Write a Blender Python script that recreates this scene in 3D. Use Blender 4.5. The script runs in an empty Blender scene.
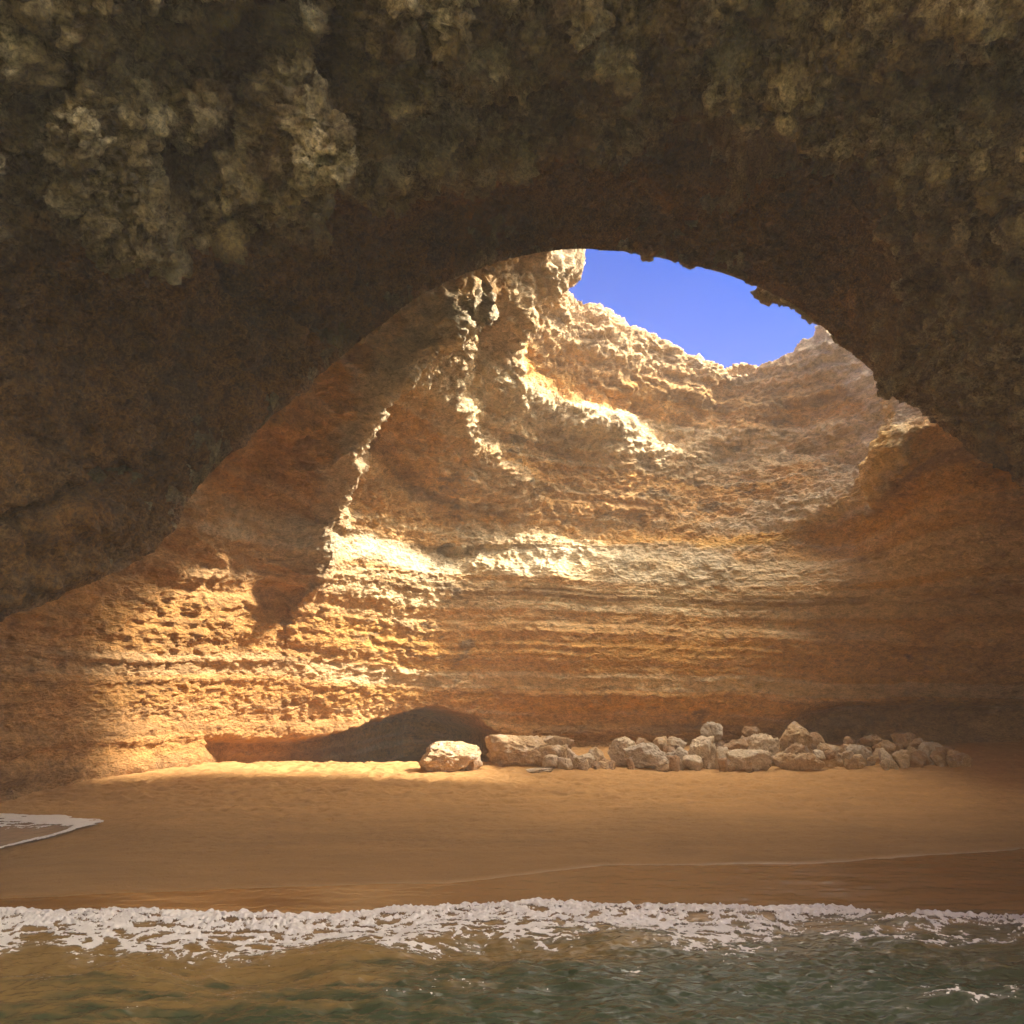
import bpy, math, random
import numpy as np
from mathutils import Vector

sc = bpy.context.scene
RNG = np.random.RandomState(7)
random.seed(7)

# ------------------------------------------------------------------ camera model
F = 731.0
PITCH = math.radians(14.4)
CZ = 3.0
cP, sP = math.cos(PITCH), math.sin(PITCH)

def P(px, py, Y):
    """point seen at a place of the photo, at forward distance Y (metres)"""
    dx, up = px - 512.0, 512.0 - py
    fy = F * cP - up * sP
    fz = F * sP + up * cP
    k = Y / fy
    return (dx * k, Y, CZ + fz * k)

def proj(v):
    y = v[..., 1]; z = v[..., 2] - CZ
    fwd = np.maximum(y * cP + z * sP, 0.3)
    up = z * cP - y * sP
    return 512 + F * v[..., 0] / fwd, 512 - F * up / fwd

# ------------------------------------------------------------------ noise (numpy)
_perm = RNG.permutation(256)
_perm = np.concatenate([_perm, _perm, _perm])
_g = RNG.normal(size=(256, 3)); _g /= np.linalg.norm(_g, axis=1)[:, None]
_g = _g.astype(np.float32)

def noise3(p):
    p = np.asarray(p, dtype=np.float32)
    i = np.floor(p).astype(np.int32); f = p - i
    i &= 255
    u = f * f * f * (f * (f * 6 - 15) + 10)
    out = 0
    for dx in (0, 1):
        wx = u[..., 0] if dx else 1 - u[..., 0]
        a = _perm[(i[..., 0] + dx) & 255]
        for dy in (0, 1):
            wy = u[..., 1] if dy else 1 - u[..., 1]
            b = _perm[a + ((i[..., 1] + dy) & 255)]
            for dz in (0, 1):
                wz = u[..., 2] if dz else 1 - u[..., 2]
                g = _g[_perm[b + ((i[..., 2] + dz) & 255)]]
                d = g[..., 0] * (f[..., 0] - dx) + g[..., 1] * (f[..., 1] - dy) + g[..., 2] * (f[..., 2] - dz)
                out = out + wx * wy * wz * d
    return out * 1.6

def fbm(p, oct=4, gain=0.5, lac=2.03):
    s = 0; a = 1.0; t = 0
    p = np.asarray(p, dtype=np.float32)
    for k in range(oct):
        s = s + a * noise3(p + 17.3 * k); t += a
        a *= gain; p = p * lac
    return s / t

def billow(p, oct=4, gain=0.55):
    s = 0; a = 1.0; t = 0
    p = np.asarray(p, dtype=np.float32)
    for k in range(oct):
        s = s + a * np.abs(noise3(p + 23.1 * k)) * 2.0; t += a
        a *= gain; p = p * 2.1
    return s / t

def ridged(p, oct=4, gain=0.55):
    s = 0; a = 1.0; t = 0
    p = np.asarray(p, dtype=np.float32)
    for k in range(oct):
        n = 1 - np.abs(noise3(p + 31.7 * k)) * 2.0
        s = s + a * n; t += a
        a *= gain; p = p * 2.1
    return s / t

def worley(p):
    """distance to nearest jittered cell point, 0..~1"""
    p = np.asarray(p, dtype=np.float32)
    i = np.floor(p).astype(np.int32)
    best = np.full(p.shape[:-1], 9.0, np.float32)
    for dx in (-1, 0, 1):
        for dy in (-1, 0, 1):
            for dz in (-1, 0, 1):
                c = i + np.array([dx, dy, dz])
                h = _perm[_perm[_perm[c[..., 0] & 255] + (c[..., 1] & 255)] + (c[..., 2] & 255)]
                q = c + 0.5 + 0.75 * _g[h] * 0.5
                d = ((p - q) ** 2).sum(-1)
                best = np.minimum(best, d)
    return np.sqrt(best)

def sst(a, b, x):
    t = np.clip((x - a) / (b - a), 0, 1)
    return t * t * (3 - 2 * t)

def mix(a, b, t):
    return a + (b - a) * t[..., None]

# ------------------------------------------------------------------ lofts
def hermite(P_, u, x):
    """P_ (n,...) at knots u, evaluated at x; finite difference tangents"""
    n = len(u)
    d = np.zeros_like(P_)
    sh = (slice(None),) + (None,) * (P_.ndim - 1)
    du = np.diff(u)[sh]
    sl = np.diff(P_, axis=0) / du
    d[1:-1] = (sl[:-1] * du[1:] + sl[1:] * du[:-1]) / (du[1:] + du[:-1])
    d[0] = sl[0]; d[-1] = sl[-1]
    k = np.clip(np.searchsorted(u, x, side='right') - 1, 0, n - 2)
    h = (u[k + 1] - u[k]); t = (x - u[k]) / h
    t = t[sh]; h = h[sh]
    return ((2*t**3 - 3*t**2 + 1) * P_[k] + (t**3 - 2*t**2 + t) * h * d[k]
            + (-2*t**3 + 3*t**2) * P_[k+1] + (t**3 - t**2) * h * d[k+1])

def samples(dens):
    """dens: list of counts per span -> parameter values over knots 0..n"""
    out = []
    for i, c in enumerate(dens):
        out.append(i + np.arange(c) / c)
    out.append(np.array([len(dens)]))
    return np.concatenate(out)

def loft(net, sd, td):
    net = np.array(net, dtype=np.float64)       # (S, T, 3)
    a = hermite(net, np.arange(net.shape[0], dtype=float), samples(sd))
    a = np.swapaxes(a, 0, 1)
    b = hermite(a, np.arange(net.shape[1], dtype=float), samples(td))
    return np.swapaxes(b, 0, 1)                  # (s, t, 3)

def normals(V):
    a = np.gradient(V, axis=0); b = np.gradient(V, axis=1)
    n = np.cross(a, b)
    n /= np.maximum(np.linalg.norm(n, axis=-1), 1e-9)[..., None]
    return n

def grid_mesh(name, V, mat, col=None, keep=None, flip=False, extra=None, smooth=True):
    S, T = V.shape[:2]
    idx = np.arange(S * T).reshape(S, T)
    q = np.stack([idx[:-1, :-1], idx[1:, :-1], idx[1:, 1:], idx[:-1, 1:]], -1)
    if flip: q = q[..., ::-1]
    q = q.reshape(-1, 4)
    if keep is not None: q = q[keep.reshape(-1)]
    verts = V.reshape(-1, 3)
    if keep is not None:
        used = np.unique(q); remap = np.full(len(verts), -1); remap[used] = np.arange(len(used))
        q = remap[q]; verts = verts[used]
    else:
        used = None
    return mesh_from(name, verts, q, mat, None if col is None else (col.reshape(-1, col.shape[-1]) if used is None else col.reshape(-1, col.shape[-1])[used]), smooth)

def mesh_from(name, verts, faces, mat, col=None, smooth=True):
    me = bpy.data.meshes.new(name)
    n = faces.shape[1]
    me.vertices.add(len(verts)); me.loops.add(faces.size); me.polygons.add(len(faces))
    me.vertices.foreach_set('co', np.ascontiguousarray(verts, dtype=np.float32).ravel())
    me.loops.foreach_set('vertex_index', np.ascontiguousarray(faces, dtype=np.int32).ravel())
    me.polygons.foreach_set('loop_start', np.arange(0, faces.size, n, dtype=np.int32))
    me.polygons.foreach_set('use_smooth', np.full(len(faces), smooth))
    if col is not None:
        c = np.ones((len(verts), 4), np.float32); c[:, :col.shape[1]] = col
        at = me.color_attributes.new('tint', 'FLOAT_COLOR', 'POINT')
        at.data.foreach_set('color', c.ravel())
    me.update(calc_edges=True)
    me.materials.append(mat)
    o = bpy.data.objects.new(name, me)
    sc.collection.objects.link(o)
    return o

def tag(o, label=None, cat=None, group=None, kind=None):
    if label: o['label'] = label
    if cat: o['category'] = cat
    if group: o['group'] = group
    if kind: o['kind'] = kind
    return o

# ------------------------------------------------------------------ materials
def new_mat(name):
    m = bpy.data.materials.new(name); m.use_nodes = True
    nt = m.node_tree; nt.nodes.clear()
    out = nt.nodes.new('ShaderNodeOutputMaterial')
    bs = nt.nodes.new('ShaderNodeBsdfPrincipled')
    nt.links.new(bs.outputs[0], out.inputs[0])
    return m, nt, bs

def node(nt, typ, **kw):
    n = nt.nodes.new(typ)
    for k, v in kw.items(): setattr(n, k, v)
    return n

def nz(nt, co, scale, detail=6, rough=0.6, dist=0.0):
    n = nt.nodes.new('ShaderNodeTexNoise')
    n.inputs['Scale'].default_value = scale; n.inputs['Detail'].default_value = detail
    n.inputs['Roughness'].default_value = rough; n.inputs['Distortion'].default_value = dist
    nt.links.new(co, n.inputs['Vector'])
    return n.outputs['Fac']

def math_n(nt, op, a, b):
    n = node(nt, 'ShaderNodeMath', operation=op)
    for i, v in enumerate((a, b)):
        if isinstance(v, (int, float)): n.inputs[i].default_value = v
        else: nt.links.new(v, n.inputs[i])
    return n.outputs[0]

def ramp(nt, fac, stops):
    r = nt.nodes.new('ShaderNodeValToRGB')
    e = r.color_ramp.elements
    while len(e) < len(stops): e.new(0.5)
    for i, (p, v) in enumerate(stops):
        e[i].position = p
        e[i].color = (v, v, v, 1) if isinstance(v, (int, float)) else (*v, 1)
    nt.links.new(fac, r.inputs[0])
    return r.outputs[0]

def rock_mat(name, fine=5.0, lo=0.72, hi=1.25, bump=0.06, zstretch=1.0, rough=0.92, seed=0.0, grain=0.8):
    m, nt, bs = new_mat(name)
    tc = node(nt, 'ShaderNodeTexCoord'); mp = node(nt, 'ShaderNodeMapping')
    mp.inputs['Scale'].default_value = (1, 1, zstretch); mp.inputs['Location'].default_value = (seed, seed, 0)
    nt.links.new(tc.outputs['Object'], mp.inputs[0]); co = mp.outputs[0]
    at = node(nt, 'ShaderNodeAttribute', attribute_name='tint')
    n1 = nz(nt, co, fine, 8, 0.72, 0.4)
    n2 = nz(nt, co, fine * 0.3, 5, 0.6, 0.6)
    f1 = ramp(nt, n1, [(0.3, lo), (0.5, 1.0), (0.72, hi)])
    f2 = ramp(nt, n2, [(0.3, 0.85), (0.7, 1.12)])
    mu = node(nt, 'ShaderNodeMix', data_type='RGBA', blend_type='MULTIPLY'); mu.inputs[0].default_value = 1
    nt.links.new(at.outputs['Color'], mu.inputs[6]); nt.links.new(f1, mu.inputs[7])
    mu2 = node(nt, 'ShaderNodeMix', data_type='RGBA', blend_type='MULTIPLY'); mu2.inputs[0].default_value = 1
    nt.links.new(mu.outputs[2], mu2.inputs[6]); nt.links.new(f2, mu2.inputs[7])
    f3 = ramp(nt, nz(nt, co, fine * 4.0, 5, 0.75), [(0.38, grain), (0.5, 1.0), (0.62, 2.0 - grain)])
    mu3 = node(nt, 'ShaderNodeMix', data_type='RGBA', blend_type='MULTIPLY'); mu3.inputs[0].default_value = 1
    nt.links.new(mu2.outputs[2], mu3.inputs[6]); nt.links.new(f3, mu3.inputs[7])
    nt.links.new(mu3.outputs[2], bs.inputs['Base Color'])
    bs.inputs['Roughness'].default_value = rough
    bs.inputs['Specular IOR Level'].default_value = 0.25
    v = node(nt, 'ShaderNodeTexVoronoi', feature='F1'); v.inputs['Scale'].default_value = fine * 1.6
    wv = nt.nodes.new('ShaderNodeTexNoise'); wv.inputs['Scale'].default_value = fine; nt.links.new(co, wv.inputs['Vector'])
    ad = node(nt, 'ShaderNodeVectorMath', operation='MULTIPLY_ADD')
    nt.links.new(wv.outputs['Color'], ad.inputs[0]); ad.inputs[1].default_value = (0.35, 0.35, 0.35); nt.links.new(co, ad.inputs[2])
    nt.links.new(ad.outputs[0], v.inputs['Vector'])
    hb = nz(nt, co, fine * 2.4, 10, 0.7)
    h = math_n(nt, 'ADD', math_n(nt, 'MULTIPLY', v.outputs['Distance'], 0.45), math_n(nt, 'ADD', math_n(nt, 'MULTIPLY', n1, 1.2), hb))
    b = node(nt, 'ShaderNodeBump'); b.inputs['Strength'].default_value = 1.0; b.inputs['Distance'].default_value = bump
    nt.links.new(h, b.inputs['Height']); nt.links.new(b.outputs[0], bs.inputs['Normal'])
    return m

M_bowl = rock_mat('sandstone', fine=3.6, lo=0.5, hi=1.35, bump=0.14, zstretch=1.9)
M_arch = rock_mat('weathered_rock', fine=4.5, lo=0.42, hi=1.6, bump=0.16, grain=0.45)
M_boulder = rock_mat('boulder_rock', fine=6.0, lo=0.75, hi=1.2, bump=0.04)

# ------------------------------------------------------------------ sand height
def shore(x):
    x = np.asarray(x, dtype=float)
    return 11.75 + 0.06 * np.abs(np.sin(x * 1.9 + np.sin(x))) + 0.26 * np.sin(x * 0.55 + 0.8) + 0.12 * np.sin(x * 1.3 + 2.0) + 0.05 * np.sin(x * 3.1)

def sand_z(x, y):
    x = np.asarray(x, dtype=float); y = np.asarray(y, dtype=float)
    d = y - shore(x) * 0.5 - 11.75 * 0.5
    z = np.where(d > 0, 1.4 * (1 - np.exp(-np.maximum(d, 0) / 12)), 0.115 * d)
    z = np.maximum(z, -2.5 + 0.0 * z)
    p = np.stack([x * 0.22, y * 0.3, 0 * x], -1)
    z = z + 0.07 * fbm(p, 3) * sst(0, 4, d)
    z = z - 1.5 * sst(25.6, 27.4, y) * sst(-0.4, -1.4, x) * sst(60, 50, y)
    z = z - 0.25 * sst(-7.5, -11, x) * sst(20, 15, y) * sst(11.5, 13.5, y)
    return z

# ------------------------------------------------------------------ cave bowl
def top(pt, dx, dy, up=0.9, far=45):
    x, y, z = pt
    return [(x + dx * 1.5, y + dy * 1.5, z + 0.5), (x + dx * 6, y + dy * 6, z + up), (x + dx * far, y + dy * far, 21.0)]

cols = [
 [(-21,12,-2),(-21,12,1.5),(-21,11.5,3.5),(-20,11,5.5),(-17,10,8),(-15,9,10),(-12,8,12.5),(-9,8,15),(-6,9,18)],
 [(-13.8,16.5,-2),(-13.8,16.2,1.5),(-13.6,15.6,3.5),(-13,15,5.5),(-12,14.5,8),(-11,14,10),(-8.5,13.4,12.5),(-5.5,13,15),(-2.5,14,18)],
 [(-11.8,22,-2),(-11.8,21.7,1.5),(-11.7,21.2,3.5),(-11.2,20.6,5.5),(-10,20,8),(-9,19.6,9.5),(-6.5,18.7,12),(-3.7,17.9,15),(0,18.6,18)],
 [(-8.6,28,-2),(-8.5,27.6,1.5),(-8.2,26.9,3.5),(-7.8,26.2,5.5),(-7.2,25.3,8),(-6.9,25.4,9.5),(-4.8,24.2,12),(-2.2,22.4,15),(1.0,22.3,18)],
 [(-3,31.3,-2),(-3,30.9,1.5),(-3,30.4,3.5),(-2.9,30,5.5),(-2.6,29.1,8),(-2.5,29.8,9.3),(-1.4,29.2,11.5),(0.2,28.6,14.5),(2.5,27.7,19.6)],
 [(2.5,32,-2),(2.5,31.5,1.5),(2.6,30.5,3.5),(2.8,30.1,5.5),(2.8,29.7,7.8),(3,30.9,9.2),(3.1,30.7,11.5),(3.4,30.2,14.5),(3.9,29.2,19.7)],
 [(9,32.5,-2),(9,31.8,1.5),(9.2,31,3.5),(9.4,30.6,5.5),(9.5,30.2,8),(9.6,31.3,9.3),(9.9,31.8,11.5),(10.4,32,14),(11.0,31.8,17.9)],
 [(16,33,-2),(16,32.3,1.5),(15.6,31.2,3.5),(15.2,30.2,5.5),(14.4,28.9,8),(14.2,29.5,9.6),(14.8,29.4,11.5),(15.8,29.5,14.5),(16.3,29,19.4)],
 [(23,32.5,-2),(22.8,31.5,1.5),(22,30.2,3.5),(19.8,28,5.5),(15.8,24.5,8.3),(12.9,21.8,11.2),(14.6,23.2,12.2),(16.8,23.6,15),(18.2,23.6,18.3)],
 [(29,24,-2),(28.5,24,1.5),(27.5,23,3.5),(25,21.5,5.5),(20,19,8.5),(16,16.8,11.5),(17,16.8,13),(19.5,17,15),(21.5,17,18.3)],
 [(28,5,-2),(28,5,1.5),(27,5,3.5),(25,5,5.5),(21,5,9),(18,5,12),(18.5,5,13),(20,5,15),(22,6,17)],
]
outd = [(-1,0),(-1,0.0),(-1,0.3),(-1,0.6),(-0.7,0.8),(-0.25,1),(0.2,1),(0.8,0.8),(1,0.4),(1,0),(1,-0.2)]
for c, d in zip(cols, outd): c += top(c[-1], *d)

V = loft(cols, [60, 130, 170, 170, 170, 150, 140, 150, 120, 30], [30, 70, 70, 90, 60, 70, 90, 90, 30, 20, 10])
N = normals(V)
cen = np.array([6, 22, 6.0])
if ((cen - V) * N).sum(-1).mean() < 0: N = -N          # N points into the chamber
px, py = proj(V)
x, y, z = V[..., 0], V[..., 1], V[..., 2]
vis = sst(40, 30, np.hypot(x - 6, y - 22))

# low sea-cut hollow at the back of the beach
warp = 15 * fbm(np.stack([px / 34, py / 34, 0 * px], -1), 4, 0.6)
hx = np.array([120, 185, 205, 300, 345, 400, 440, 480, 505, 520.])
hy = np.array([790, 786, 740, 741, 731, 716, 709, 720, 738, 790.])
htop = np.interp(px + warp, hx, hy)
inside = sst(-3, 7, py - htop + 0.3 * warp) * (z < 5) * (y > 20)
hollow = inside * np.interp(px + 1.2 * warp, [185, 230, 275, 320, 380, 440], [0.7, 1.6, 2.6, 4.0, 8.0, 14.0])
hollow = hollow * sst(180, 215, px) * sst(530, 500, px)
# undercut at the right foot
uc = sst(780, 860, px) * sst(1.6, 0.0, np.abs(z - 1.6)) * 1.6 * (y > 20)
uc2 = sst(640, 720, px) * sst(1.3, 0.0, np.abs(z - 1.3)) * 0.5 * (y > 20)

zz = z + 0.45 * fbm(np.stack([x * 0.12, y * 0.12, z * 0.15], -1), 3) + 0.03 * x - 0.02 * y
def layers(h, seed):
    """hard and soft beds: smooth steps between random levels"""
    r = np.random.RandomState(seed).uniform(-1, 1, 512)
    k = np.floor(h).astype(int); f = h - k
    f = sst(0.25, 0.75, f)
    return r[k % 512] * (1 - f) + r[(k + 1) % 512] * f
p3 = V
lay = 0.26 * layers(zz / 0.95, 3) + 0.14 * layers(zz / 0.38, 5) + 0.07 * layers(zz / 0.16, 8)
lay = lay * (0.45 + 0.9 * sst(-0.2, 0.35, fbm(p3 * [0.16, 0.16, 0.3] + 5, 3)))
big = 0.55 * fbm(p3 * [0.28, 0.28, 0.4], 3)
upper = sst(8.0, 11.0, z)
leftw = sst(330, 250, px) * sst(4, 7, z)
pit = sst(0.42, 0.18, worley(p3 * [1.3, 1.3, 1.9] + 0.25 * noise3(p3 * 2.0)[..., None])) * sst(0.0, 0.3, noise3(p3 * 0.35 + 4)) * 0.13
big_ = big * (0.5 + 0.7 * upper)

# ribs and hollows of the upper bowl
def seg_dist(px, py, pts):
    """distance in px to a polyline, and signed side"""
    best = np.full(px.shape, 1e9); side = np.zeros(px.shape)
    for (ax, ay), (bx, by) in zip(pts[:-1], pts[1:]):
        vx, vy = bx - ax, by - ay
        t = np.clip(((px - ax) * vx + (py - ay) * vy) / (vx * vx + vy * vy), 0, 1)
        d = np.hypot(px - ax - t * vx, py - ay - t * vy)
        s = np.sign(vx * (py - ay) - vy * (px - ax))
        m = d < best
        best = np.where(m, d, best); side = np.where(m, s, side)
    return best, side
wx = 9 * fbm(p3 * 0.8, 4) ; wy = 9 * fbm(p3 * 0.8 + 30, 4)
def rib(pts, w, amp, asym=0.0):
    d, s = seg_dist(px + wx, py + wy, pts)
    return amp * np.exp(-(d / w) ** 2) + asym * np.tanh(s * d / w) * 1.4 * np.exp(-(d / (2.4 * w)) ** 2)
ok = (z > 3) * (y > 14)
rib1 = rib([(303,570),(318,500),(335,440),(362,370),(400,325),(452,286)], 19, 1.2, 0.35)
rib2 = rib([(470,285),(452,340),(452,385),(470,430),(520,480)], 16, 0.5, 0.3)
rib3 = rib([(560,262),(520,300),(503,345),(520,385),(570,410),(650,440)], 17, 0.8, 0.35)
lip = rib([(830,335),(880,370),(906,415),(903,455),(868,505),(800,540),(720,558),(600,562),(480,552)], 16, 0.5, 0.3)
gully = rib([(375,440),(400,470),(440,500)], 20, -0.8) + rib([(745,378),(700,420),(640,440)], 18, -0.7) + rib([(850,360),(790,440),(700,480)], 22, -0.5)
d1 = (big_ + ok * (rib1 + rib2 + rib3 + lip + gully)) * (0.3 + 0.7 * vis)
V1 = V + N * d1[..., None]
N1 = normals(V1); N1 = N1 * (1 if np.median((N1 * N).sum(-1)) > 0 else -1)
mid = 0.30 * (ridged(V1 * [0.75, 0.75, 1.2] + 9, 3) - 0.5)
sm = 0.13 * (billow(V1 * [2.2, 2.2, 3.6], 4, 0.62) - 0.35)
d2 = lay * (1 - 0.2 * upper) * (0.5 + 0.25 * sst(250, 450, px)) + mid * (0.35 + 0.8 * upper + 0.5 * leftw) + sm * (0.8 + 1.0 * upper) - pit
Vb = V1 + N1 * (d2 * (0.3 + 0.7 * vis))[..., None]
back = np.array([-0.25, 1.0, 0.0]); back /= np.linalg.norm(back)
Vb = Vb + back * hollow[..., None] - N * (uc + uc2)[..., None]

# colour of the beds (mineral colours only)
ochre = np.array([0.70, 0.405, 0.15]); pale = np.array([0.80, 0.60, 0.33]); orange = np.array([0.70, 0.36, 0.07])
brown = np.array([0.38, 0.225, 0.09]); lime = np.array([0.76, 0.64, 0.43]); algae = np.array([0.22, 0.165, 0.105])
L1 = layers(zz / 0.8 + 7, 21); L2 = layers(zz / 0.27, 22)
C = np.broadcast_to(ochre, V.shape).copy()
C = mix(C, pale, 0.95 * sst(0.0, 0.7, L1 + 0.5 * L2 + 0.5 * fbm(p3 * 0.5, 3)))
C = mix(C, orange, 0.55 * sst(0.1, 0.8, -L1 + 0.3 * L2 + 0.8 * fbm(p3 * [0.3, 0.3, 0.6] + 8, 3)))
C = mix(C, brown, 0.85 * sst(0.35, 0.8, layers(zz / 0.42 + 3, 31) + 0.6 * fbm(p3 * [1, 1, 2.5], 3)) * sst(-0.4, 0.1, noise3(p3 * 0.4 + 12)))
pn = fbm(p3 * [0.45, 0.45, 1.1] + 40, 5, 0.6)
C = mix(C, brown, 0.6 * sst(0.08, 0.38, pn) * (0.4 + 0.6 * upper + 0.3 * leftw))
C = mix(C, algae, 0.75 * sst(0.10, 0.34, fbm(p3 * [0.8, 0.8, 1.8] + 70, 5, 0.65) - 0.02) * sst(0.1, -0.2, noise3(p3 * 0.2 + 3)))
# right side of the chamber is browner, darker towards its foot
C = mix(C, brown * 1.25, 0.52 * sst(9, 17, x + 0.25 * (22 - y)) * sst(12.0, 8.0, z + 0.5 * pn))
C = mix(C, algae, 0.4 * sst(2.6, 1.2, z) * sst(-2, 4, x))
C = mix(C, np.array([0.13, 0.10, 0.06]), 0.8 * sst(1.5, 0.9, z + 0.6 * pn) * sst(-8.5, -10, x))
for r_, w_ in ((rib1, 0.8), (rib2, 0.4), (rib3, 0.5), (lip, 0.55)):
    a = sst(0.2, 0.6, r_ / r_.max() + 0.5 * fbm(p3 * 1.4 + 11, 4)) * ok
    C = mix(C, lime * 0.9, w_ * a)
C = mix(C, np.array([0.52, 0.26, 0.085]), 0.68 * sst(-4.5, -8.5, x + 1.5 * pn))
C = mix(C, np.array([0.30, 0.17, 0.07]), 0.5 * sst(-5, -9, x) * sst(0.0, 0.3, fbm(p3 * [0.5, 0.5, 2.2] + 90, 5, 0.6)))
a = rib([(840,340),(878,392),(872,455),(800,508),(735,530)], 24, 1.0) + 0.6 * fbm(p3 * 1.2 + 15, 4)
C = mix(C, lime, 0.5 * sst(0.3, 1.0, a) * ok)
a = rib([(895,395),(902,450),(870,500),(800,538),(700,552)], 9, 1.0) + 0.5 * fbm(p3 * 1.5 + 19, 3)
C = mix(C, np.array([0.74, 0.45, 0.13]), 0.7 * sst(0.2, 0.9, a) * ok)
# white bed low in the bowl, orange hollow above it
wb = sst(0.95, 0.2, np.abs(zz - 7.9)) * sst(13, 8, x)
C = mix(C, lime, 0.8 * wb * sst(-0.4, 0.2, pn))
ob = sst(0.75, 0.1, np.abs(zz - 9.5)) * sst(2, 5, x)
C = mix(C, orange, 0.75 * ob)
# edge of the ground above: sun-bleached
C = mix(C, np.array([0.58, 0.45, 0.28]), 0.6 * sst(16.5, 18.2, z))
C = np.clip(C, 0.02, 0.9)
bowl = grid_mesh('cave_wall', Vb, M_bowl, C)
tag(bowl, kind='structure')
del V, Vb, V1, N, N1, C, d1, d2, lay, big, mid, sm, pit, p3

# ------------------------------------------------------------------ front arch (closed ring of rock around the opening)
# every column: edge, inner vault, recess, lip, above frame, cliff face, cliff top, ground, back top, back
def A(e, v1, v2, r, l, a, face, ctop, g, bt, bk):
    return [e, v1, v2, r, l, a, face, ctop, g, bt, bk, e]
arch = [
 A((-11,5,-2),(-10,4.6,-2),(-9.6,4.3,-2),(-9.2,4,-2),(-9,3.6,-2),(-9,3,-2),(-10,0,-2),(-32,-3,19),(-32,6,19.3),(-26,10,19),(-14,7,-1)),
 A((-9.8,6.8,1.5),(-8.9,6.2,1.8),(-8.3,5.6,2),(-7.8,5.0,2.2),(-7.4,4.4,2.4),(-7.4,3.6,2.8),(-8.5,0,5),(-20,-2,19),(-20,6,19.3),(-16,9,18.9),(-12,8.5,8)),
 A(P(0,620,10.5),P(0,540,9.6),P(-10,430,9.0),P(-20,290,8.2),P(-30,195,6.9),P(-60,-60,5.4),(-7.5,0.5,13),(-10,-0.5,19),(-10,6,19.3),(-8.5,10.5,18.9),(-7.9,11,12)),
 A(P(150,549,13),P(125,480,12.2),P(105,400,11.2),P(85,265,9.3),P(75,225,7.6),P(60,-60,5.4),(-5,0.5,14),(-6,-0.5,19),(-6,6,19.3),(-6.2,13.2,18.9),(-6.6,13.5,12)),
 A(P(202,484,13.8),P(185,410,13.0),P(170,330,12.0),P(175,250,10.0),P(170,205,8.0),P(165,-60,5.8),(-3.8,0.8,14.5),(-4,-0.5,19),(-4,6,19.3),(-5,14,18.9),(-5.4,14.3,14)),
 A(P(345,354,15.6),P(310,310,14.8),P(285,270,13.6),P(275,238,12.4),P(270,205,8.4),P(262,-60,6.3),(-2.4,1.2,15),(-2.6,-0.3,19),(-2.6,6,19.3),(-3.6,16.6,18.9),(-3.8,16.4,15)),
 A(P(450,280,17.3),P(420,245,16.6),P(400,220,15.4),P(390,195,14.4),P(385,165,9.6),P(375,-60,6.8),(-1,1.5,15.5),(-1,0,19),(-1,7,19.3),(-1.2,15.8,19),(-1.5,17.2,17)),
 A(P(572,249,19.6),P(545,218,18.8),P(522,190,17.4),P(508,165,16.2),P(503,138,10.8),P(495,-60,7.2),(0.4,1.6,16),(0.6,0,19),(0.6,8,19.3),(1.2,15.5,19),(1.9,19.2,17.8)),
 A(P(690,265,20.3),P(680,220,19.4),P(665,175,18.0),P(650,115,16.6),P(645,88,11.2),P(640,-60,7.4),(2.2,1.6,16),(2.8,0,19),(3,9,19.3),(4.6,14.5,19),(5.5,19.6,17.6)),
 A(P(770,292,20.8),P(770,240,19.8),P(770,180,18.6),P(770,92,17.2),P(772,62,11.6),P(775,-60,7.4),(4,1.6,16),(4.6,0,19),(5,9,19.3),(7.6,14.5,19),(8.0,20.2,17.0)),
 A(P(822,326,21.2),P(835,275,20.0),P(850,200,18.6),P(866,100,17.0),P(885,78,11.4),P(895,-60,7.2),(5.6,1.6,15.5),(6.2,0,19),(7,8,19.3),(11,14.5,18.8),(10.2,20.6,16.2)),
 A(P(905,398,20.6),P(905,350,18.8),P(908,290,17.0),P(915,190,15.6),P(945,150,11.4),P(990,-60,7.0),(7.2,1.6,15),(8,0,19),(10,8,19.3),(15,14.8,18.4),(12.8,19.6,13.6)),
 A(P(1026,478,18),P(1030,440,16),P(1035,395,14.2),P(1045,300,12.6),P(1060,230,11.0),P(1100,-60,6.8),(9.5,1.6,14),(12,0,19),(15,6,19.3),(19,12.5,18.4),(15.3,16.8,12)),
 A((17.5,14,4),(16.4,12.6,4.4),(15.4,11.4,4.8),(14.4,10.4,5),(13.6,9.4,5),(12.8,7.5,5.5),(14,1.6,9),(22,0,19),(24,8,19.3),(24,16,18.8),(19.5,15.2,10)),
 A((20,10,-2),(19,9.4,-2),(18,8.8,-2),(17.2,8.3,-2),(16.6,7.6,-2),(16.6,6,-2),(17.5,2,0),(34,0,19),(36,8,19.3),(34,15,18.8),(24,11,4)),
]
sd = [20, 40, 90, 60, 120, 100, 110, 110, 80, 60, 90, 120, 60, 25]
td = [60, 80, 90, 110, 170, 30, 20, 10, 20, 12, 20]
V = loft(arch, sd, td)
N = normals(V)
chk = np.array([0, 6, 4.0])
sub = N[250:700, 20:400]; subV = V[250:700, 20:400]
if ((chk - subV) * sub).sum(-1).mean() < 0: N = -N
px, py = proj(V)
x, y, z = V[..., 0], V[..., 1], V[..., 2]
inframe = sst(-0.05, 0.05, (samples(td)[None, :] < 5.6).astype(float) + 0 * px - 0.5)
dist = np.sqrt(x * x + y * y + (z - CZ) ** 2)
tt = samples(td)[None, :] + 0 * px
grey = sst(3.3, 3.9, tt + 0.35 * fbm(V * 0.9, 4))                 # weathered seaward rock
grey = np.maximum(grey, 0.85 * sst(860, 930, px + 30 * fbm(V * 0.6 + 3, 3)) * sst(560, 300, py) * (tt < 5))
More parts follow.
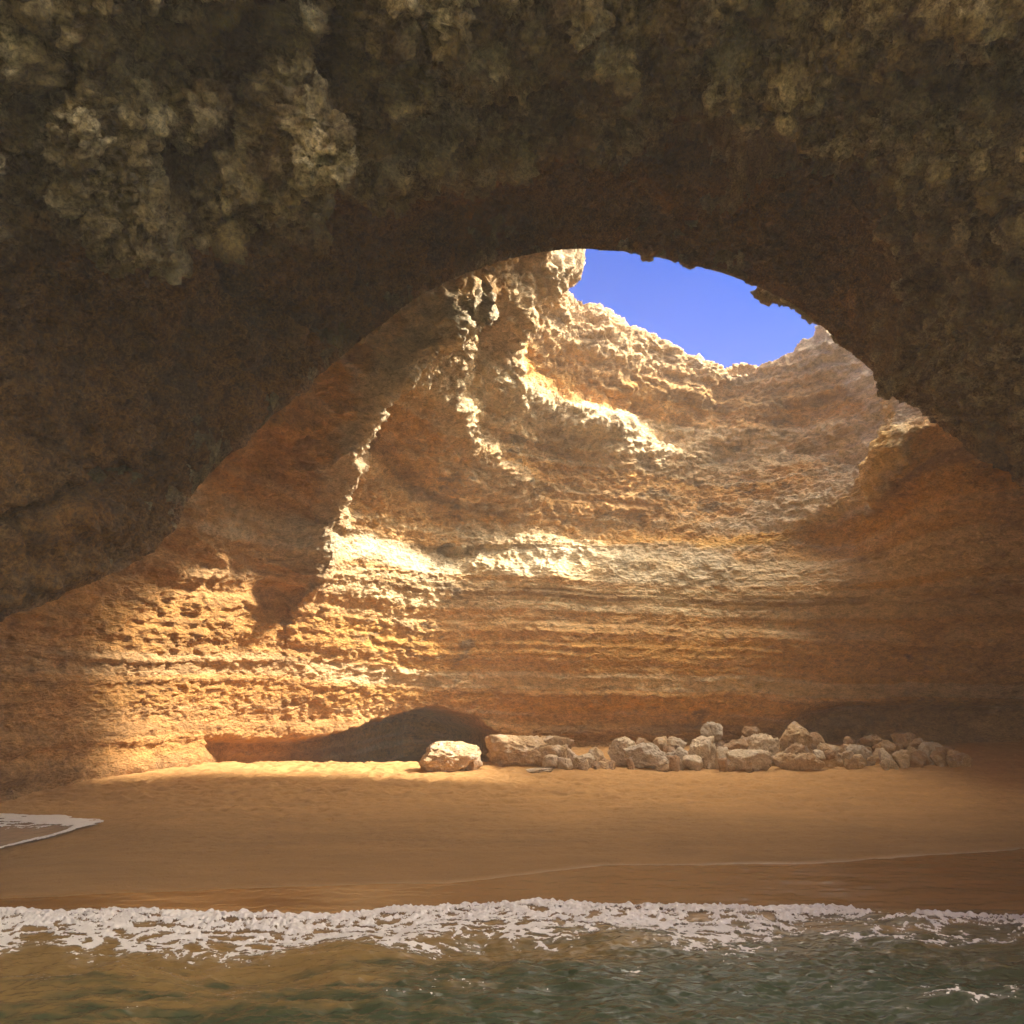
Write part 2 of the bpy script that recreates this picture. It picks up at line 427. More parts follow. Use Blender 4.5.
wx = 10 * fbm(V * 0.9 + 5, 3); wy = 10 * fbm(V * 0.9 + 35, 3)
def groove(pts, w, a):
    d, s = seg_dist(px + wx, py + wy, pts)
    return -a * np.exp(-(d / w) ** 2)
gr = groove([(285,-20),(262,50),(245,110),(225,160),(190,205)], 20, 0.9)
gr += groove([(338,-30),(338,60),(330,120),(330,200)], 15, 0.8)
gr += groove([(392,-20),(388,60),(372,110),(368,170)], 11, 0.55)
gr += groove([(445,-20),(440,50),(420,95),(400,140)], 11, 0.55)
gr += groove([(350,330),(240,300),(228,250)], 14, 0.4)
gr += groove([(628,30),(650,40)], 12, 0.7)
gr += groove([(925,172),(940,192)], 9, 0.9)
gr += groove([(985,120),(1010,150),(1024,200)], 16, 0.6)
gr += groove([(0,520),(80,490),(150,455)], 10, 0.35)
gr = gr * 2.1
gr += groove([(700,250),(760,170),(850,160)], 40, 0.4)
lobe = 0.5 * np.exp(-((px - 285) / 38) ** 2 - ((py - 150) / 70) ** 2)
near_edge = np.exp(-(np.minimum(tt, 11 - tt) / 0.12) ** 2)
amp = sst(0.0, 0.3, tt) * 0.4 + 0.6
def close(a):
    a[:, -1] = a[:, 0]; return a
grey_d = grey * (1 - np.exp(-(np.minimum(tt, 11 - tt) / 0.45) ** 2))
big = (0.75 + 0.25 * grey_d) * fbm(V * 0.38, 3) + 0.5 * grey_d * (billow(V * 0.36 + 40, 2) - 0.35) + 0.55 * (billow(V * 0.75 + 13, 2) - 0.35)
d1 = (big * (0.75 + 0.65 * grey_d) + (gr + lobe) * (tt < 5.6)) * (1 - 0.2 * near_edge) * amp
V1 = close(V + N * d1[..., None])
def oriented(V_, N0):
    n = normals(V_)
    sgn = np.sign((n * N0).sum(-1)); sgn[sgn == 0] = 1
    flip = 1 if np.median(sgn[200:800, 20:400]) > 0 else -1
    return n * flip
N1 = oriented(V1, N)
wv = V1 + 0.2 * np.stack([fbm(V1 * 1.3 + 1, 3), fbm(V1 * 1.3 + 50, 3), fbm(V1 * 1.3 + 90, 3)], -1)
lump = 0.30 * (billow(wv * 1.7 + 21, 2, 0.5) - 0.35)
crack = 0.25 * sst(0.05, 0.0, np.abs(noise3(wv * [0.5, 0.7, 0.9] + 60))) * sst(-0.1, 0.3, noise3(wv * 0.3 + 77))
V2 = close(V1 + N1 * ((lump * (0.6 + 0.5 * grey) - crack) * amp * (1 - 0.5 * near_edge * sst(-1, 2, x)))[..., None])
N2 = oriented(V2, N1)
cell = worley(V2 * [3.4, 3.4, 4.6] + 0.4 * noise3(V2 * 4)[..., None])
det = 0.12 * (billow(V2 * 4.2 + 2, 3, 0.6) - 0.35) + 0.05 * fbm(V2 * 9, 3, 0.7)
pits = 0.14 * sst(0.5, 0.12, cell) + 0.07 * sst(0.5, 0.1, worley(V2 * 8.5 + 0.5 * noise3(V2 * 6)[..., None]))
Va = close(V2 + N2 * ((det * (0.9 + 0.4 * grey) - pits * (0.45 + 0.7 * grey)) * (1 - 0.75 * near_edge * sst(-1, 2, x)) * amp)[..., None])
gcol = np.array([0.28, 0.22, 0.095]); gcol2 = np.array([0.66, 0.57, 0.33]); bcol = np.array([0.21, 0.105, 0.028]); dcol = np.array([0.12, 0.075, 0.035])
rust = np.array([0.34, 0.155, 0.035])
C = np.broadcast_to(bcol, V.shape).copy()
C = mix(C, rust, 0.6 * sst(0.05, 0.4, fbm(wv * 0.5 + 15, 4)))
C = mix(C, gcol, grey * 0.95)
def blob(cx, cy, rx, ry): return np.exp(-((px - cx) / rx) ** 2 - ((py - cy) / ry) ** 2)
pale_blobs = 0.9 * blob(110, 120, 170, 75) + 0.7 * blob(280, 165, 45, 55) + 0.8 * blob(500, 80, 110, 55) + 0.6 * blob(700, 40, 160, 40) + 0.9 * blob(960, 250, 60, 160) + 0.5 * blob(960, 60, 90, 60)  # raises the pale tone in set blobs across the arch front
C = mix(C, gcol2, np.clip(0.08 + 0.92 * grey, 0, 1) * 0.75 * sst(-0.02, 0.34, fbm(wv * 1.6 + 25, 5, 0.7) + 0.22 * pale_blobs * (tt < 5.6)))
groove_shade = np.clip(-gr / 1.6, 0, 1) * (px < 470) * (py < 260) * (tt < 5.6)  # shade painted into the grooves so the upper left creases read dark
C = mix(C, np.array([0.10, 0.07, 0.035]), 0.85 * sst(0.25, 0.7, groove_shade + 0.35 * fbm(wv * 1.5 + 66, 4)))
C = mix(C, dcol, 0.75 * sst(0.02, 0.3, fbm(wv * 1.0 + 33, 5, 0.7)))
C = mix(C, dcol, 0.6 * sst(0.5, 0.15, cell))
C = mix(C, np.array([0.5, 0.33, 0.19]), 0.5 * near_edge * sst(0.3, -0.3, fbm(wv * 1.2 + 44, 3)) * (x < 0))
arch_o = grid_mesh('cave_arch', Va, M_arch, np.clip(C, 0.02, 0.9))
tag(arch_o, kind='structure')
del V, V1, V2, Va, N, N1, N2, C, wv, cell

# ------------------------------------------------------------------ unseen cliff added behind the camera to bounce sun into the cave
S_ = [(-23,-1),(-20,-7),(-15,-14),(-9,-21),(-2,-29),(6,-37),(16,-46)]
net = []
for i, (a, b_) in enumerate(S_):
    dx, dy = 0.83, 0.56
    net.append([(a + dx * 3, b_ + dy * 3, -2), (a + dx * 2, b_ + dy * 2, 5), (a, b_, 10), (a - dx * 1, b_ - dy * 1, 16), (a - dx * 6, b_ - dy * 6, 19), (a - dx * 60, b_ - dy * 60, 19)])
V = loft(net, [50] * 6, [40, 40, 50, 20, 10]); N = normals(V)
Vc = V + N * (2.0 * fbm(V * 0.09, 3) + 0.8 * ridged(V * [0.3, 0.3, 0.5], 4) + 0.4 * layers(V[..., 2] / 1.1, 3))[..., None]
C = mix(np.broadcast_to(np.array([0.66, 0.46, 0.24]), V.shape), np.array([0.74, 0.60, 0.38]), sst(-0.5, 0.5, layers(V[..., 2] / 2 + 0.5 * noise3(V * 0.1), 6)))
tag(grid_mesh('bounce_cliff', Vc, M_bowl, C), kind='structure')

# ------------------------------------------------------------------ sand
def axis(parts):
    out = []
    for a, b, n in parts: out.append(np.linspace(a, b, n, endpoint=False))
    out.append([parts[-1][1]])
    return np.concatenate(out)
xs = axis([(-1500, -60, 6), (-60, -16, 40), (-16, 24, 760), (24, 60, 30), (60, 1500, 6)])
ys = axis([(-1500, -20, 6), (-20, 8, 20), (8, 14, 230), (14, 22, 220), (22, 33, 180), (33, 60, 15), (60, 1500, 6)])
X, Y = np.meshgrid(xs, ys, indexing='ij')
Z = sand_z(X, Y)
q = np.stack([X, Y, 0 * X], -1)
dry = sst(13.4, 15.5, Y)
foot = 0.12 * (ridged(q * [1.2, 2.0, 1], 3) - 0.45) * sst(16.5, 20, Y) + 0.03 * fbm(q * [6, 9, 1], 3) * (0.3 + dry)
foot -= 0.08 * sst(0.42, 0.12, worley(q * [1.9, 2.1, 1])) * sst(15.5, 17.5, Y) * sst(-0.15, 0.2, noise3(q * 0.3 + 6))
foot += 0.018 * fbm(q * [0.8, 3.2, 1] + 5, 3)
# wet line, little scarp
yw = np.interp(X, [-9, -5, -1.1, 1.7, 6, 10.5, 16], [12.2, 12.6, 13.0, 13.9, 14.0, 15.0, 15.6]) + 0.08 * noise3(q * [0.7, 0.1, 1])
wet = sst(0.18, -0.12, Y - yw)
Z = Z + foot
m, nt, bs = new_mat('beach_sand'); M_sand = m
tc = node(nt, 'ShaderNodeTexCoord'); co = tc.outputs['Object']
at = node(nt, 'ShaderNodeAttribute', attribute_name='tint')
vs = node(nt, 'ShaderNodeTexVoronoi', feature='F1'); vs.inputs['Scale'].default_value = 9; nt.links.new(co, vs.inputs['Vector'])
sp = ramp(nt, vs.outputs['Distance'], [(0.05, 0.45), (0.11, 1.0)])
g0 = ramp(nt, nz(nt, co, 45, 6, 0.8), [(0.3, 0.78), (0.7, 1.2)])
gm = node(nt, 'ShaderNodeMix', data_type='RGBA', blend_type='MULTIPLY'); gm.inputs[0].default_value = 1
nt.links.new(sp, gm.inputs[6]); nt.links.new(g0, gm.inputs[7]); g1 = gm.outputs[2]
mu = node(nt, 'ShaderNodeMix', data_type='RGBA', blend_type='MULTIPLY'); mu.inputs[0].default_value = 1
nt.links.new(at.outputs['Color'], mu.inputs[6]); nt.links.new(g1, mu.inputs[7]); nt.links.new(mu.outputs[2], bs.inputs['Base Color'])
rr = ramp(nt, at.outputs['Alpha'], [(0.0, 0.95), (1.0, 0.15)])
nt.links.new(rr, bs.inputs['Roughness'])
bs.inputs['Specular IOR Level'].default_value = 0.45
bh = math_n(nt, 'ADD', nz(nt, co, 30, 8, 0.75), math_n(nt, 'MULTIPLY', nz(nt, co, 5, 4, 0.6), 1.2))
b = node(nt, 'ShaderNodeBump'); b.inputs['Distance'].default_value = 0.03
bstr = ramp(nt, at.outputs['Alpha'], [(0.0, 1.0), (1.0, 0.12)])
nt.links.new(bstr, b.inputs['Strength']); nt.links.new(bh, b.inputs['Height']); nt.links.new(b.outputs[0], bs.inputs['Normal'])
sd_dry = np.array([0.46, 0.25, 0.083]); sd_wet = np.array([0.18, 0.08, 0.022])
C = mix(np.broadcast_to(sd_dry, X.shape + (3,)), sd_wet, 0.85 * wet)
damp = sst(19, 15, Y + 1.2 * fbm(q * 0.2, 3))
C = mix(C, np.array([0.21, 0.108, 0.033]), 0.6 * damp * (1 - wet))
C = C * (1 + 0.30 * fbm(q * [0.5, 2.4, 1] + 9, 5, 0.6) + 0.18 * dry * fbm(q * [3, 6, 1] + 19, 4, 0.6))[..., None]
C = np.concatenate([C, wet[..., None]], -1)
sand = grid_mesh('sand', np.stack([X, Y, Z], -1), M_sand, C)
tag(sand, kind='structure')

# ------------------------------------------------------------------ water
def foam_mask(X, Y):
    q = np.stack([X, Y, 0 * X], -1)
    w = q + 0.25 * np.stack([fbm(q * 1.3, 3), fbm(q * 1.3 + 20, 3), 0 * X], -1)
    s = shore(X) + 0.10 * fbm(q * [2.5, 0.4, 1] + 3, 4)
    d = s - Y                                              # metres seaward of the swash front
    lace = 1 - np.abs(noise3(w * [2.1, 5.0, 1])) * 3.2
    lace2 = 1 - np.abs(noise3(w * [5.5, 11.0, 1] + 8)) * 3.0
    front = sst(-0.02, 0.05, d) * sst(0.0, 0.35, 0.5 * (0.85 + 0.7 * noise3(q * [0.8, 0, 1] + 51)) - d)
    left = sst(4.5, 1.5, X)
    thick = 1.0 + 0.9 * noise3(q * [0.55, 0, 1] + 33)
    body = sst(0.0, 0.1, d) * sst(0.0, 1.0, ((1.7 + 0.5 * left) * thick - d) / (1.2 * thick))
    m = front * 0.85 + body * (0.62 * lace + 0.40 * lace2) + 0.38 * body * (0.6 + 0.6 * left)
    patch = sst(0.05, 0.35, fbm(w * [0.55, 1.3, 1] + 14, 3))
    m = m + sst(0.6, 1.2, d) * sst(5.0, 2.2, d) * patch * (0.62 * lace + 0.55 * lace2) * (0.75 + 0.4 * sst(0, 4, X))
    gap = sst(0.5, 0.15, np.abs(X - 5.35))
    return m * (1 - gap * sst(0.5, 0.2, d)), d
def wave_z(X, Y):
    q = np.stack([X, Y, 0 * X], -1)
    s = shore(X); d = s - Y
    amp = sst(-0.1, 1.6, d)
    z = 0.19 * fbm(q * [0.42, 0.85, 1] + 3, 3) * amp + 0.05 * (ridged(q * [1.5, 3.6, 1] + 7, 3) - 0.45) * amp
    z = z + 0.012 * fbm(q * [7, 14, 1], 3) * (0.3 + amp)
    z = z + 0.10 * np.exp(-((d - 0.45) / 0.33) ** 2) * (0.6 + 0.8 * noise3(q * [0.8, 0.1, 1] + 2)) + 0.02
    return np.where(np.abs(X) < 60, z, 0.02)
xs = axis([(-1500, -60, 6), (-60, -12, 60), (-12, 12, 900), (12, 60, 40), (60, 1500, 6)])
ys = axis([(-1500, -40, 6), (-40, 2, 60), (2, 7, 80), (7, 12.6, 460), (12.6, 14, 8)])
X, Y = np.meshgrid(xs, ys, indexing='ij')
Z = wave_z(X, Y)
m, nt, bs = new_mat('sea_water'); M_water = m
at = node(nt, 'ShaderNodeAttribute', attribute_name='tint'); tc = node(nt, 'ShaderNodeTexCoord')
nt.links.new(at.outputs['Color'], bs.inputs['Base Color'])
bs.inputs['Roughness'].default_value = 0.06; bs.inputs['IOR'].default_value = 1.33; bs.inputs['Specular IOR Level'].default_value = 0.5
mp = node(nt, 'ShaderNodeMapping'); mp.inputs['Scale'].default_value = (1, 2, 1); nt.links.new(tc.outputs['Object'], mp.inputs[0])
b = node(nt, 'ShaderNodeBump'); b.inputs['Distance'].default_value = 0.03; b.inputs['Strength'].default_value = 0.8
nt.links.new(nz(nt, mp.outputs[0], 5, 6, 0.6, 0.8), b.inputs['Height']); nt.links.new(b.outputs[0], bs.inputs['Normal'])
q = np.stack([X, Y, 0 * X], -1)
d = shore(X) - Y
deep = np.array([0.032, 0.046, 0.022]); shal = np.array([0.30, 0.17, 0.06]); mid_ = np.array([0.23, 0.14, 0.045])  # mid_ also paints the wall's golden reflection into the shallow brown
C = mix(np.broadcast_to(shal, X.shape + (3,)), mid_, sst(0.2, 1.5, d + 0.5 * fbm(q * 0.8, 3)))
C = mix(C, deep, 0.25 * sst(0.5, 3.0, d) + 0.75 * sst(0.4, 2.6, d + 0.30 * X - 0.6 + 3.4 * fbm(q * [0.8, 3.2, 1] + 9, 5, 0.65)))  # leaves the left golden, with dark streaks painted as wave troughs
fm, _ = foam_mask(X, Y)
C = mix(C, np.array([0.42, 0.36, 0.28]), 0.30 * sst(0.15, 0.8, fm))       # aerated water around the foam
water = grid_mesh('water', np.stack([X, Y, Z], -1), M_water, C)
tag(water, kind='structure')

# foam: lumpy froth lying on the water and on the swash edge
m, nt, bs = new_mat('sea_foam'); M_foam = m
tc = node(nt, 'ShaderNodeTexCoord')
bs.inputs['Base Color'].default_value = (0.88, 0.82, 0.74, 1); bs.inputs['Roughness'].default_value = 0.5
bs.inputs['Subsurface Weight'].default_value = 0.0
b = node(nt, 'ShaderNodeBump'); b.inputs['Distance'].default_value = 0.02
nt.links.new(nz(nt, tc.outputs['Object'], 60, 6, 0.7), b.inputs['Height']); nt.links.new(b.outputs[0], bs.inputs['Normal'])
xs = np.linspace(-10, 10.5, 1900); ys = np.linspace(7.2, 12.35, 560)
X, Y = np.meshgrid(xs, ys, indexing='ij')
fm, d = foam_mask(X, Y)
q = np.stack([X, Y, 0 * X], -1)
fm = fm + 0.45 * noise3(q * [9, 16, 1]) + 0.35 * noise3(q * [22, 34, 1]) + 0.25 * noise3(q * [45, 60, 1]) - 0.25 * sst(0.25, 0.1, worley(q * [7, 11, 1])) * sst(0.2, 0.5, d)
surf = np.maximum(wave_z(X, Y), sand_z(X, Y) + 0.05 * 0 + 0.005)
Z = surf + 0.006 + 0.045 * sst(0.5, 1.4, fm) * (0.5 + np.abs(noise3(q * [9, 12, 1])) * 1.6) * sst(1.6, 0.2, d) + 0.006 * sst(0.5, 1, fm)
km = fm > 0.62
keep = km[:-1, :-1] & km[1:, :-1] & km[1:, 1:] & km[:-1, 1:]
foam = grid_mesh('sea_foam', np.stack([X, Y, Z], -1), M_foam, keep=keep)
tag(foam, 'white lacy foam along the edge of the small breaking wave', 'sea foam', kind='stuff')

# thin tongue of swash water running in from the left
xs = np.linspace(-16, -7.5, 420); ys = np.linspace(13.3, 20, 420)
X, Y = np.meshgrid(xs, ys, indexing='ij')
q = np.stack([X, Y, 0 * X], -1)
wob = 0.22 * fbm(q * 1.1, 4)
e = 1 - np.sqrt(((X + 14.5) / 5.6) ** 2 + ((Y - 16.0 - 0.12 * (X + 14)) / 1.75) ** 2) + wob * 0.35
base = sand_z(X, Y)
Z = base + 0.035 + 0.012 * fbm(q * [3, 6, 1], 3)
km = e > 0.0
keep = km[:-1, :-1] & km[1:, :-1] & km[1:, 1:] & km[:-1, 1:]
m, nt, bs = new_mat('swash_water')
bs.inputs['Base Color'].default_value = (0.36, 0.25, 0.16, 1); bs.inputs['Roughness'].default_value = 0.12
swash = grid_mesh('shallow_water', np.stack([X, Y, Z], -1), m, keep=keep); tag(swash, kind='structure')
back_ = sst(0.0, 1.2, Y - 16.2)
fe = sst(0.08, 0.0, np.abs(e - 0.04)) + back_ * sst(0.9, 0.05, e) * (1.7 - np.abs(noise3(q * [2.5, 6, 1])) * 3) + 0.25 * noise3(q * [12, 18, 1])
km = (fe > 0.6) & (e > -0.02)
keep = km[:-1, :-1] & km[1:, :-1] & km[1:, 1:] & km[:-1, 1:]
f2 = grid_mesh('sea_foam', np.stack([X, Y, Z + 0.012 + 0.02 * sst(0.5, 1.2, fe)], -1), M_foam, keep=keep)
tag(f2, 'thin foam fringe around the tongue of swash on the sand at left', 'sea foam', kind='stuff')

# ------------------------------------------------------------------ boulders
import bmesh
def ico(sub):
    bm = bmesh.new(); bmesh.ops.create_icosphere(bm, subdivisions=sub, radius=1.0)
    v = np.array([v.co[:] for v in bm.verts]); f = np.array([[a.index for a in p.verts] for p in bm.faces]); bm.free()
    return v, f
ICO = {3: ico(4), 4: ico(5), 5: ico(6)}
def boulder(px_, py_, w, h, Y, label, seed, col, depth=None, flat=0.0, tilt=0, res=4, ground=False, group=None, name='boulder', sharp=7):
    """px_,py_: centre of its outline, w,h: outline in px"""
    v, f = ICO[res]
    r = np.random.RandomState(seed)
    n = r.normal(size=(16 + sharp, 3)); n /= np.linalg.norm(n, axis=1)[:, None]
    n = np.concatenate([n, [[0, 0, -1], [0, 0, 1]]])
    dd = r.uniform(0.5, 1.0, len(n)); dd[-2] = 0.7; dd[-1] = r.uniform(0.7, 0.95)
    t = v @ n.T
    rad = np.where(t > 0.05, dd[None] / np.maximum(t, 0.05), 9)
    k = 34.0
    rad = -np.log(np.exp(-k * np.minimum(rad, 3)).sum(1)) / k + 0.04
    p = v * rad[:, None]
    off = seed * 3.7
    p = p + v * (0.22 * fbm(p * 1.5 + off, 3) + 0.14 * (ridged(p * 3 + off, 4) - 0.4) + 0.04 * fbm(p * 12 + off, 3))[:, None]
    cx, cy, cz = P(px_, py_, Y)
    s = Y / (F * cP) * 1.0
    W, H = w * s / 2, h * s / 2 * 0.94
    D = (depth or 0.85) * (W + H) / 2 * 1.1
    gz = float(sand_z(cx, Y))
    a = r.uniform(-0.5, 0.5)
    ca, sa = math.cos(a), math.sin(a)
    p = np.stack([p[:, 0] * ca - p[:, 1] * sa, p[:, 0] * sa + p[:, 1] * ca, p[:, 2]], -1)
    ct, st = math.cos(tilt), math.sin(tilt)
    p = np.stack([p[:, 0] * ct - p[:, 2] * st, p[:, 1], p[:, 0] * st + p[:, 2] * ct], -1)
    mn, mx = p.min(0), p.max(0)
    p = (p - (mn + mx) / 2) / ((mx - mn) / 2)
    top_z = cz + H; bot_z = cz - H
    bot_z = min(bot_z - 0.2 * H, gz + 10)
    if bot_z < gz + 0.25: bot_z = gz - 0.2 * H - 0.03
    Hh = (top_z - bot_z) / 2
    p = p * [W, D, Hh]
    zc = (top_z + bot_z) / 2
    col = np.array(col)
    c = np.broadcast_to(col, p.shape).copy()
    pw = p + [cx, Y, zc]
    c = mix(c, col * [0.7, 0.66, 0.6], 0.7 * sst(0.0, 0.4, fbm(pw * 2.2, 4)))
    c = mix(c, np.array([0.62, 0.53, 0.42]), 0.5 * sst(0.0, 0.4, fbm(pw * 3.1 + 9, 4)))
    base = np.array([cx, Y, bot_z])
    o = mesh_from(name, p + [0, 0, zc - bot_z], f, M_boulder, c)
    o.location = base
    tag(o, label, 'rock', group)
    return o

pale_ = (0.58, 0.46, 0.31); tan_ = (0.52, 0.36, 0.20); brn = (0.38, 0.24, 0.13); gry = (0.48, 0.40, 0.30)
LINE = 'fallen rocks piled along the foot of the cave wall'
R = [
 # px, py, w, h, Y, colour, ground, label, extra
 (450,759,58,34,23.6,tan_,1,'pale rounded boulder standing alone before the dark hollow, leftmost of all the rocks',dict(res=5)),
 (472,764,20,20,24.0,brn,1,'thin brown slab leaning on the right side of the leftmost pale boulder',dict(tilt=0.7,sharp=2)),
 (519,753,64,36,25.3,tan_,1,'biggest rock, a flat-topped tan block at the right end of the dark hollow',dict(res=5,sharp=0)),
 (553,745,38,19,25.8,tan_,1,'flat-topped block forming the upper right shoulder of the biggest rock',dict(sharp=0)),
 (550,757,34,24,24.7,tan_,1,'squarish tan block against the lower right of the biggest rock',dict(sharp=1)),
 (551,763,16,16,24.0,pale_,1,'small pale stone in front of the squarish tan block',{}),
 (565,764,15,14,24.0,pale_,1,'small round pale stone just right of the squarish tan block',{}),
 (570,754,18,14,25.2,brn,1,'dull brown stone behind the small pale ones right of the biggest rock',{}),
 (582,761,24,15,24.3,pale_,1,'low wide pale stone with a cracked face, left end of the long rock line',{}),
 (597,756,18,18,24.8,tan_,1,'tan egg-shaped stone between the low cracked stone and the tall pale lump',{}),
 (603,765,16,9,23.9,tan_,1,'low tan stone at the sand in front of the egg-shaped stone',{}),
 (622,751,28,28,24.7,pale_,1,'tall pale craggy boulder, first high one of the long rock line from the left',dict(res=5)),
 (646,755,42,24,24.2,gry,1,'broad grey pitted boulder right of the tall pale craggy one',dict(res=5)),
 (643,745,20,14,26.0,brn,1,'brown rock peeping over the broad grey pitted boulder',{}),
 (662,744,18,15,25.8,tan_,1,'tan rock leaning against the back of the broad grey boulder',dict(tilt=0.4)),
 (676,743,19,13,25.2,pale_,1,'pale smooth oval stone lying on top between the grey boulder and the white heap',{}),
 (676,756,24,18,24.2,gry,1,'grey lump at the sand under the pale oval stone',{}),
 (664,763,16,8,23.8,tan_,1,'low tan stone at the foot of the broad grey boulder, right side',{}),
 (702,750,30,27,24.4,pale_,1,'big whitish boulder in front of the pointed rock',dict(res=5)),
 (711,733,22,22,26.0,gry,1,'sharply pointed grey rock tilting left above the whitish boulder',dict(tilt=-0.6,sharp=3)),
 (692,761,20,12,23.8,pale_,1,'low pale stone at the left foot of the big whitish boulder',{}),
 (722,755,18,16,24.1,pale_,1,'pale block squeezed against the right side of the big whitish boulder',{}),
 (736,746,24,14,25.2,brn,1,'dark brown flattish rock in the dip between pointed rock and brown capstone',{}),
 (751,733,17,13,26.2,brn,1,'small brown capstone high on the pile, left of the highest boulder',{}),
 (763,745,30,22,24.9,pale_,1,'pale craggy rock below the small brown capstone',dict(res=5)),
 (748,757,42,15,24.0,pale_,1,'long low whitish rock at the sand below the craggy one',{}),
 (793,736,34,28,25.6,tan_,1,'highest boulder of the pile, large rounded tan rock',dict(res=5)),
 (813,742,20,19,25.8,brn,1,'brown rock against the right side of the highest boulder',{}),
 (797,750,30,13,24.8,brn,1,'flat brown rock directly below the highest boulder',{}),
 (786,758,24,10,23.9,tan_,1,'small tan stone at the sand left of the long flat pinkish one',{}),
 (807,758,34,9,23.9,tan_,1,'long flat pinkish stone at the sand below the highest boulder',{}),
 (834,751,28,16,24.6,tan_,1,'smooth tan boulder right of the flat brown rock, dark wall behind',{}),
 (850,742,14,12,26.2,brn,1,'little brown rock set against the dark undercut of the wall',{}),
 (870,742,24,15,25.8,brn,1,'brown angular rock at the back, above the twin pale stones',{}),
 (859,751,24,14,24.8,gry,1,'greyish rock right of the smooth tan boulder',{}),
 (855,759,24,9,23.9,tan_,1,'low tan wedge at the sand below the greyish rock',dict(tilt=0.2)),
 (886,755,14,13,24.1,pale_,1,'left one of the twin pale stones at the sand',{}),
 (901,755,17,11,24.1,pale_,1,'right one of the twin pale stones at the sand',{}),
 (884,746,18,12,25.2,tan_,1,'tan rock directly behind the left twin pale stone',{}),
 (903,740,24,15,25.9,brn,1,'dark brown rounded rock, last high one toward the right end',{}),
 (917,744,16,12,25.6,brn,1,'small brown rock against the right of the dark rounded one',{}),
 (930,748,24,13,25.2,gry,1,'dull grey wedge sloping down toward the right end of the line',dict(tilt=-0.3)),
 (916,756,16,8,24.4,brn,1,'low brown stone right of the twin pale stones',{}),
 (944,751,18,9,25.0,brn,1,'low brown stone beside the flat slab at the right end',{}),
 (957,754,24,8,24.6,tan_,1,'flat tan slab at the right end of the rock line',dict(sharp=1)),
 (884,762,8,4,23.7,pale_,1,'tiny white pebble on the sand, left of the pair below the twin stones',{}),
 (893,762,8,4,23.7,pale_,1,'tiny white pebble on the sand, right of the pair below the twin stones',{}),
 (540,770,26,4,23.4,pale_,1,'thin pale flake lying on the sand before the biggest rock',{}),
]
for i, (a, b_, w, h, Yd, c, g, lab, ex) in enumerate(R):
    ex = dict(ex); ex.setdefault('res', 3 if w < 22 else 4)
    boulder(a, b_, w, h, Yd, lab, 100 + i, c, ground=bool(g), group=LINE, **ex)

rr_ = np.random.RandomState(5)
for i, (a, b_, w, h, Yd, c, g, lab, ex) in enumerate(R):        # rocks carrying the upper ones
    cx, cy_, cz = P(a, b_ + h * 0.6, Yd)
    if cz > float(sand_z(cx, Yd)) + 0.25:
        for k in (-1, 1):
            boulder(a + k * w * 0.3, b_ + h * 0.6 + 3, w * 0.75, 16, Yd - 0.1 + 0.1 * k, 'dull rock buried in the middle of the long rock line, under the upper rocks', 500 + 2 * i + k,
                    [tan_, brn][i % 2], ground=True, group='buried rocks carrying the upper ones in the rock line', res=3)
for i in range(26):
    a = rr_.uniform(575, 960); w = rr_.uniform(6, 12); h = w * rr_.uniform(0.5, 0.8)
    boulder(a, 766 - h / 2 - rr_.uniform(0, 3) - 5 * (a > 800), w, h, rr_.uniform(23.5, 24.1), 'small rubble stone lying at the front edge of the long rock line', 300 + i,
            [pale_, tan_, brn][i % 3], ground=True, group='small rubble along the front of the rock line', res=3)

# ------------------------------------------------------------------ haze
HAZE = 0.0033
m = bpy.data.materials.new('haze'); m.use_nodes = True; nt = m.node_tree; nt.nodes.clear()
out = nt.nodes.new('ShaderNodeOutputMaterial'); pv = nt.nodes.new('ShaderNodeVolumePrincipled')
pv.inputs['Color'].default_value = (0.97, 0.87, 0.72, 1); pv.inputs['Density'].default_value = HAZE; pv.inputs['Anisotropy'].default_value = 0.0
nt.links.new(pv.outputs[0], out.inputs['Volume'])
hx0, hx1, hy0, hy1, hz0, hz1 = -1600, 1600, -1600, 1600, -4.0, 23.5
me = bpy.data.meshes.new('haze')
cv = [(a, b_, c) for a in (hx0, hx1) for b_ in (hy0, hy1) for c in (hz0, hz1)]
me.from_pydata(cv, [], [(0,1,3,2),(4,6,7,5),(0,4,5,1),(2,3,7,6),(0,2,6,4),(1,5,7,3)]); me.materials.append(m)
hz = bpy.data.objects.new('haze', me); sc.collection.objects.link(hz)
tag(hz, 'thin bright haze in the air, showing the sun shafts', 'haze', kind='stuff')

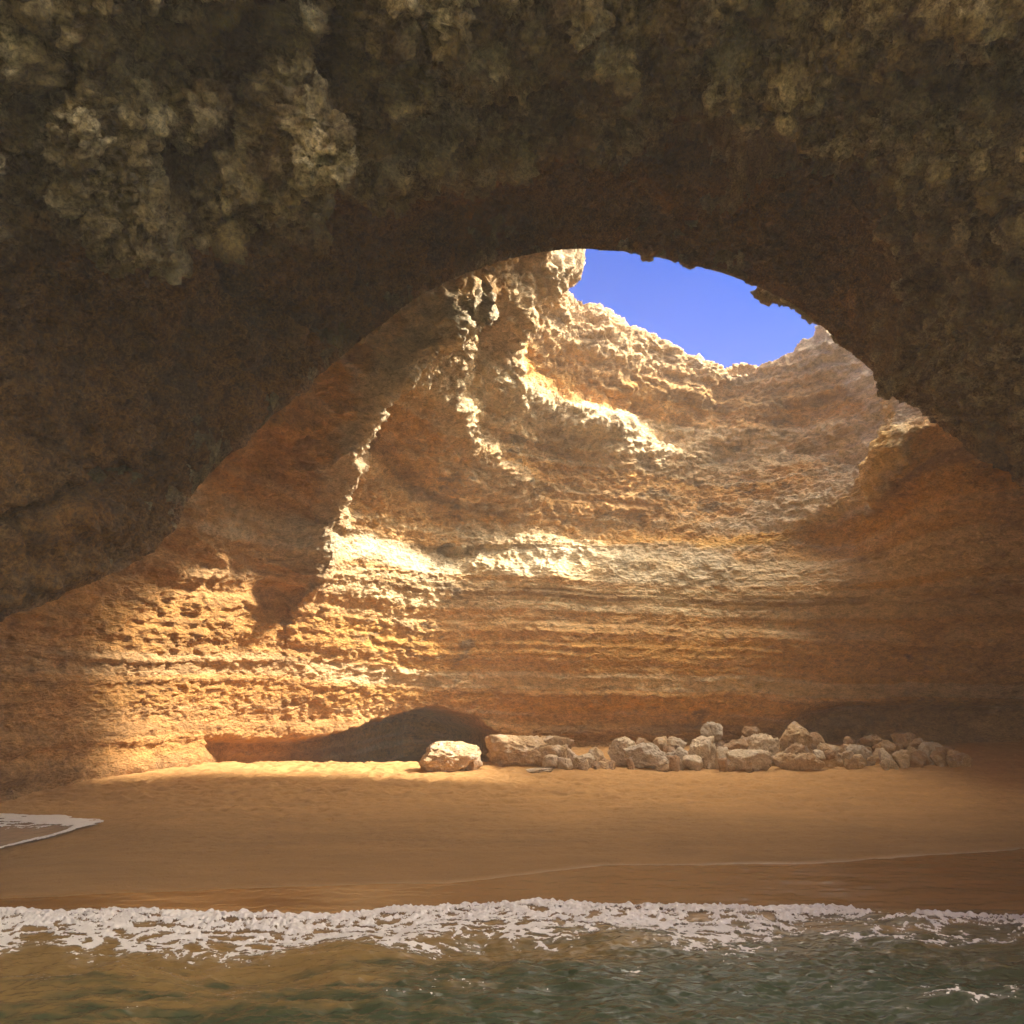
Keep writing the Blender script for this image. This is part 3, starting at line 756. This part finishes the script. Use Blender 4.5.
# ------------------------------------------------------------------ light
SUN_EL, SUN_AZ = 41.0, 94.0       # azimuth clockwise from +Y (away from camera) toward +X
el, az = math.radians(SUN_EL), math.radians(SUN_AZ)
sun_dir = Vector((math.sin(az) * math.cos(el), math.cos(az) * math.cos(el), math.sin(el)))
ld = bpy.data.lights.new('sun', 'SUN'); ld.energy = 2.5; ld.angle = math.radians(5.0); ld.color = (1.0, 0.89, 0.76)
lo = bpy.data.objects.new('sun', ld); lo.rotation_euler = sun_dir.to_track_quat('Z', 'Y').to_euler(); lo.location = (20, 0, 40)
sc.collection.objects.link(lo)
w = bpy.data.worlds.new('World'); sc.world = w; w.use_nodes = True
nt = w.node_tree; nt.nodes.clear()
wo = nt.nodes.new('ShaderNodeOutputWorld'); bg = nt.nodes.new('ShaderNodeBackground')
sk = nt.nodes.new('ShaderNodeTexSky'); sk.sky_type = 'NISHITA'; sk.sun_disc = False
sk.sun_elevation = el; sk.sun_rotation = az; sk.air_density = 1.0; sk.dust_density = 0.0; sk.ozone_density = 3.0
bg.inputs['Strength'].default_value = 0.05
tn = node(nt, 'ShaderNodeMix', data_type='RGBA', blend_type='MULTIPLY'); tn.inputs[0].default_value = 1
tn.inputs[7].default_value = (0.006, 0.24, 0.70, 1); nt.links.new(sk.outputs[0], tn.inputs[6])
# unseen bright cloud added on the sunny side to light the bowl softly
tc = node(nt, 'ShaderNodeTexCoord')
dt = node(nt, 'ShaderNodeVectorMath', operation='DOT_PRODUCT'); dt.inputs[1].default_value = Vector((0.62, 0.02, 0.78)).normalized()
nt.links.new(tc.outputs['Generated'], dt.inputs[0])
cn = nz(nt, tc.outputs['Generated'], 3.0, 6, 0.6)
cm = math_n(nt, 'ADD', dt.outputs['Value'], math_n(nt, 'MULTIPLY', cn, 0.16))
cf = ramp(nt, cm, [(0.70, 0.0), (0.86, 1.0)])
cl = node(nt, 'ShaderNodeMix', data_type='RGBA'); nt.links.new(cf, cl.inputs[0]); nt.links.new(tn.outputs[2], cl.inputs[6])
cl.inputs[7].default_value = (34, 30, 25, 1); nt.links.new(cl.outputs[2], bg.inputs[0]); nt.links.new(bg.outputs[0], wo.inputs[0])

# ------------------------------------------------------------------ camera and render
cd = bpy.data.cameras.new('camera'); cam = bpy.data.objects.new('camera', cd); sc.collection.objects.link(cam)
cam.location = (0, 0, CZ); cam.rotation_euler = (math.pi / 2 + PITCH, 0, 0)
cd.sensor_fit = 'HORIZONTAL'; cd.sensor_width = 36; cd.lens = 36 * F / 1024; cd.clip_end = 5000
sc.camera = cam
sc.view_settings.view_transform = 'Standard'; sc.view_settings.look = 'None'
sc.view_settings.exposure = 2.95; sc.view_settings.gamma = 1.0
cy = sc.cycles
cy.max_bounces = 12; cy.diffuse_bounces = 8; cy.glossy_bounces = 4; cy.volume_bounces = 1
cy.use_denoising = True
cy.sample_clamp_indirect = 8
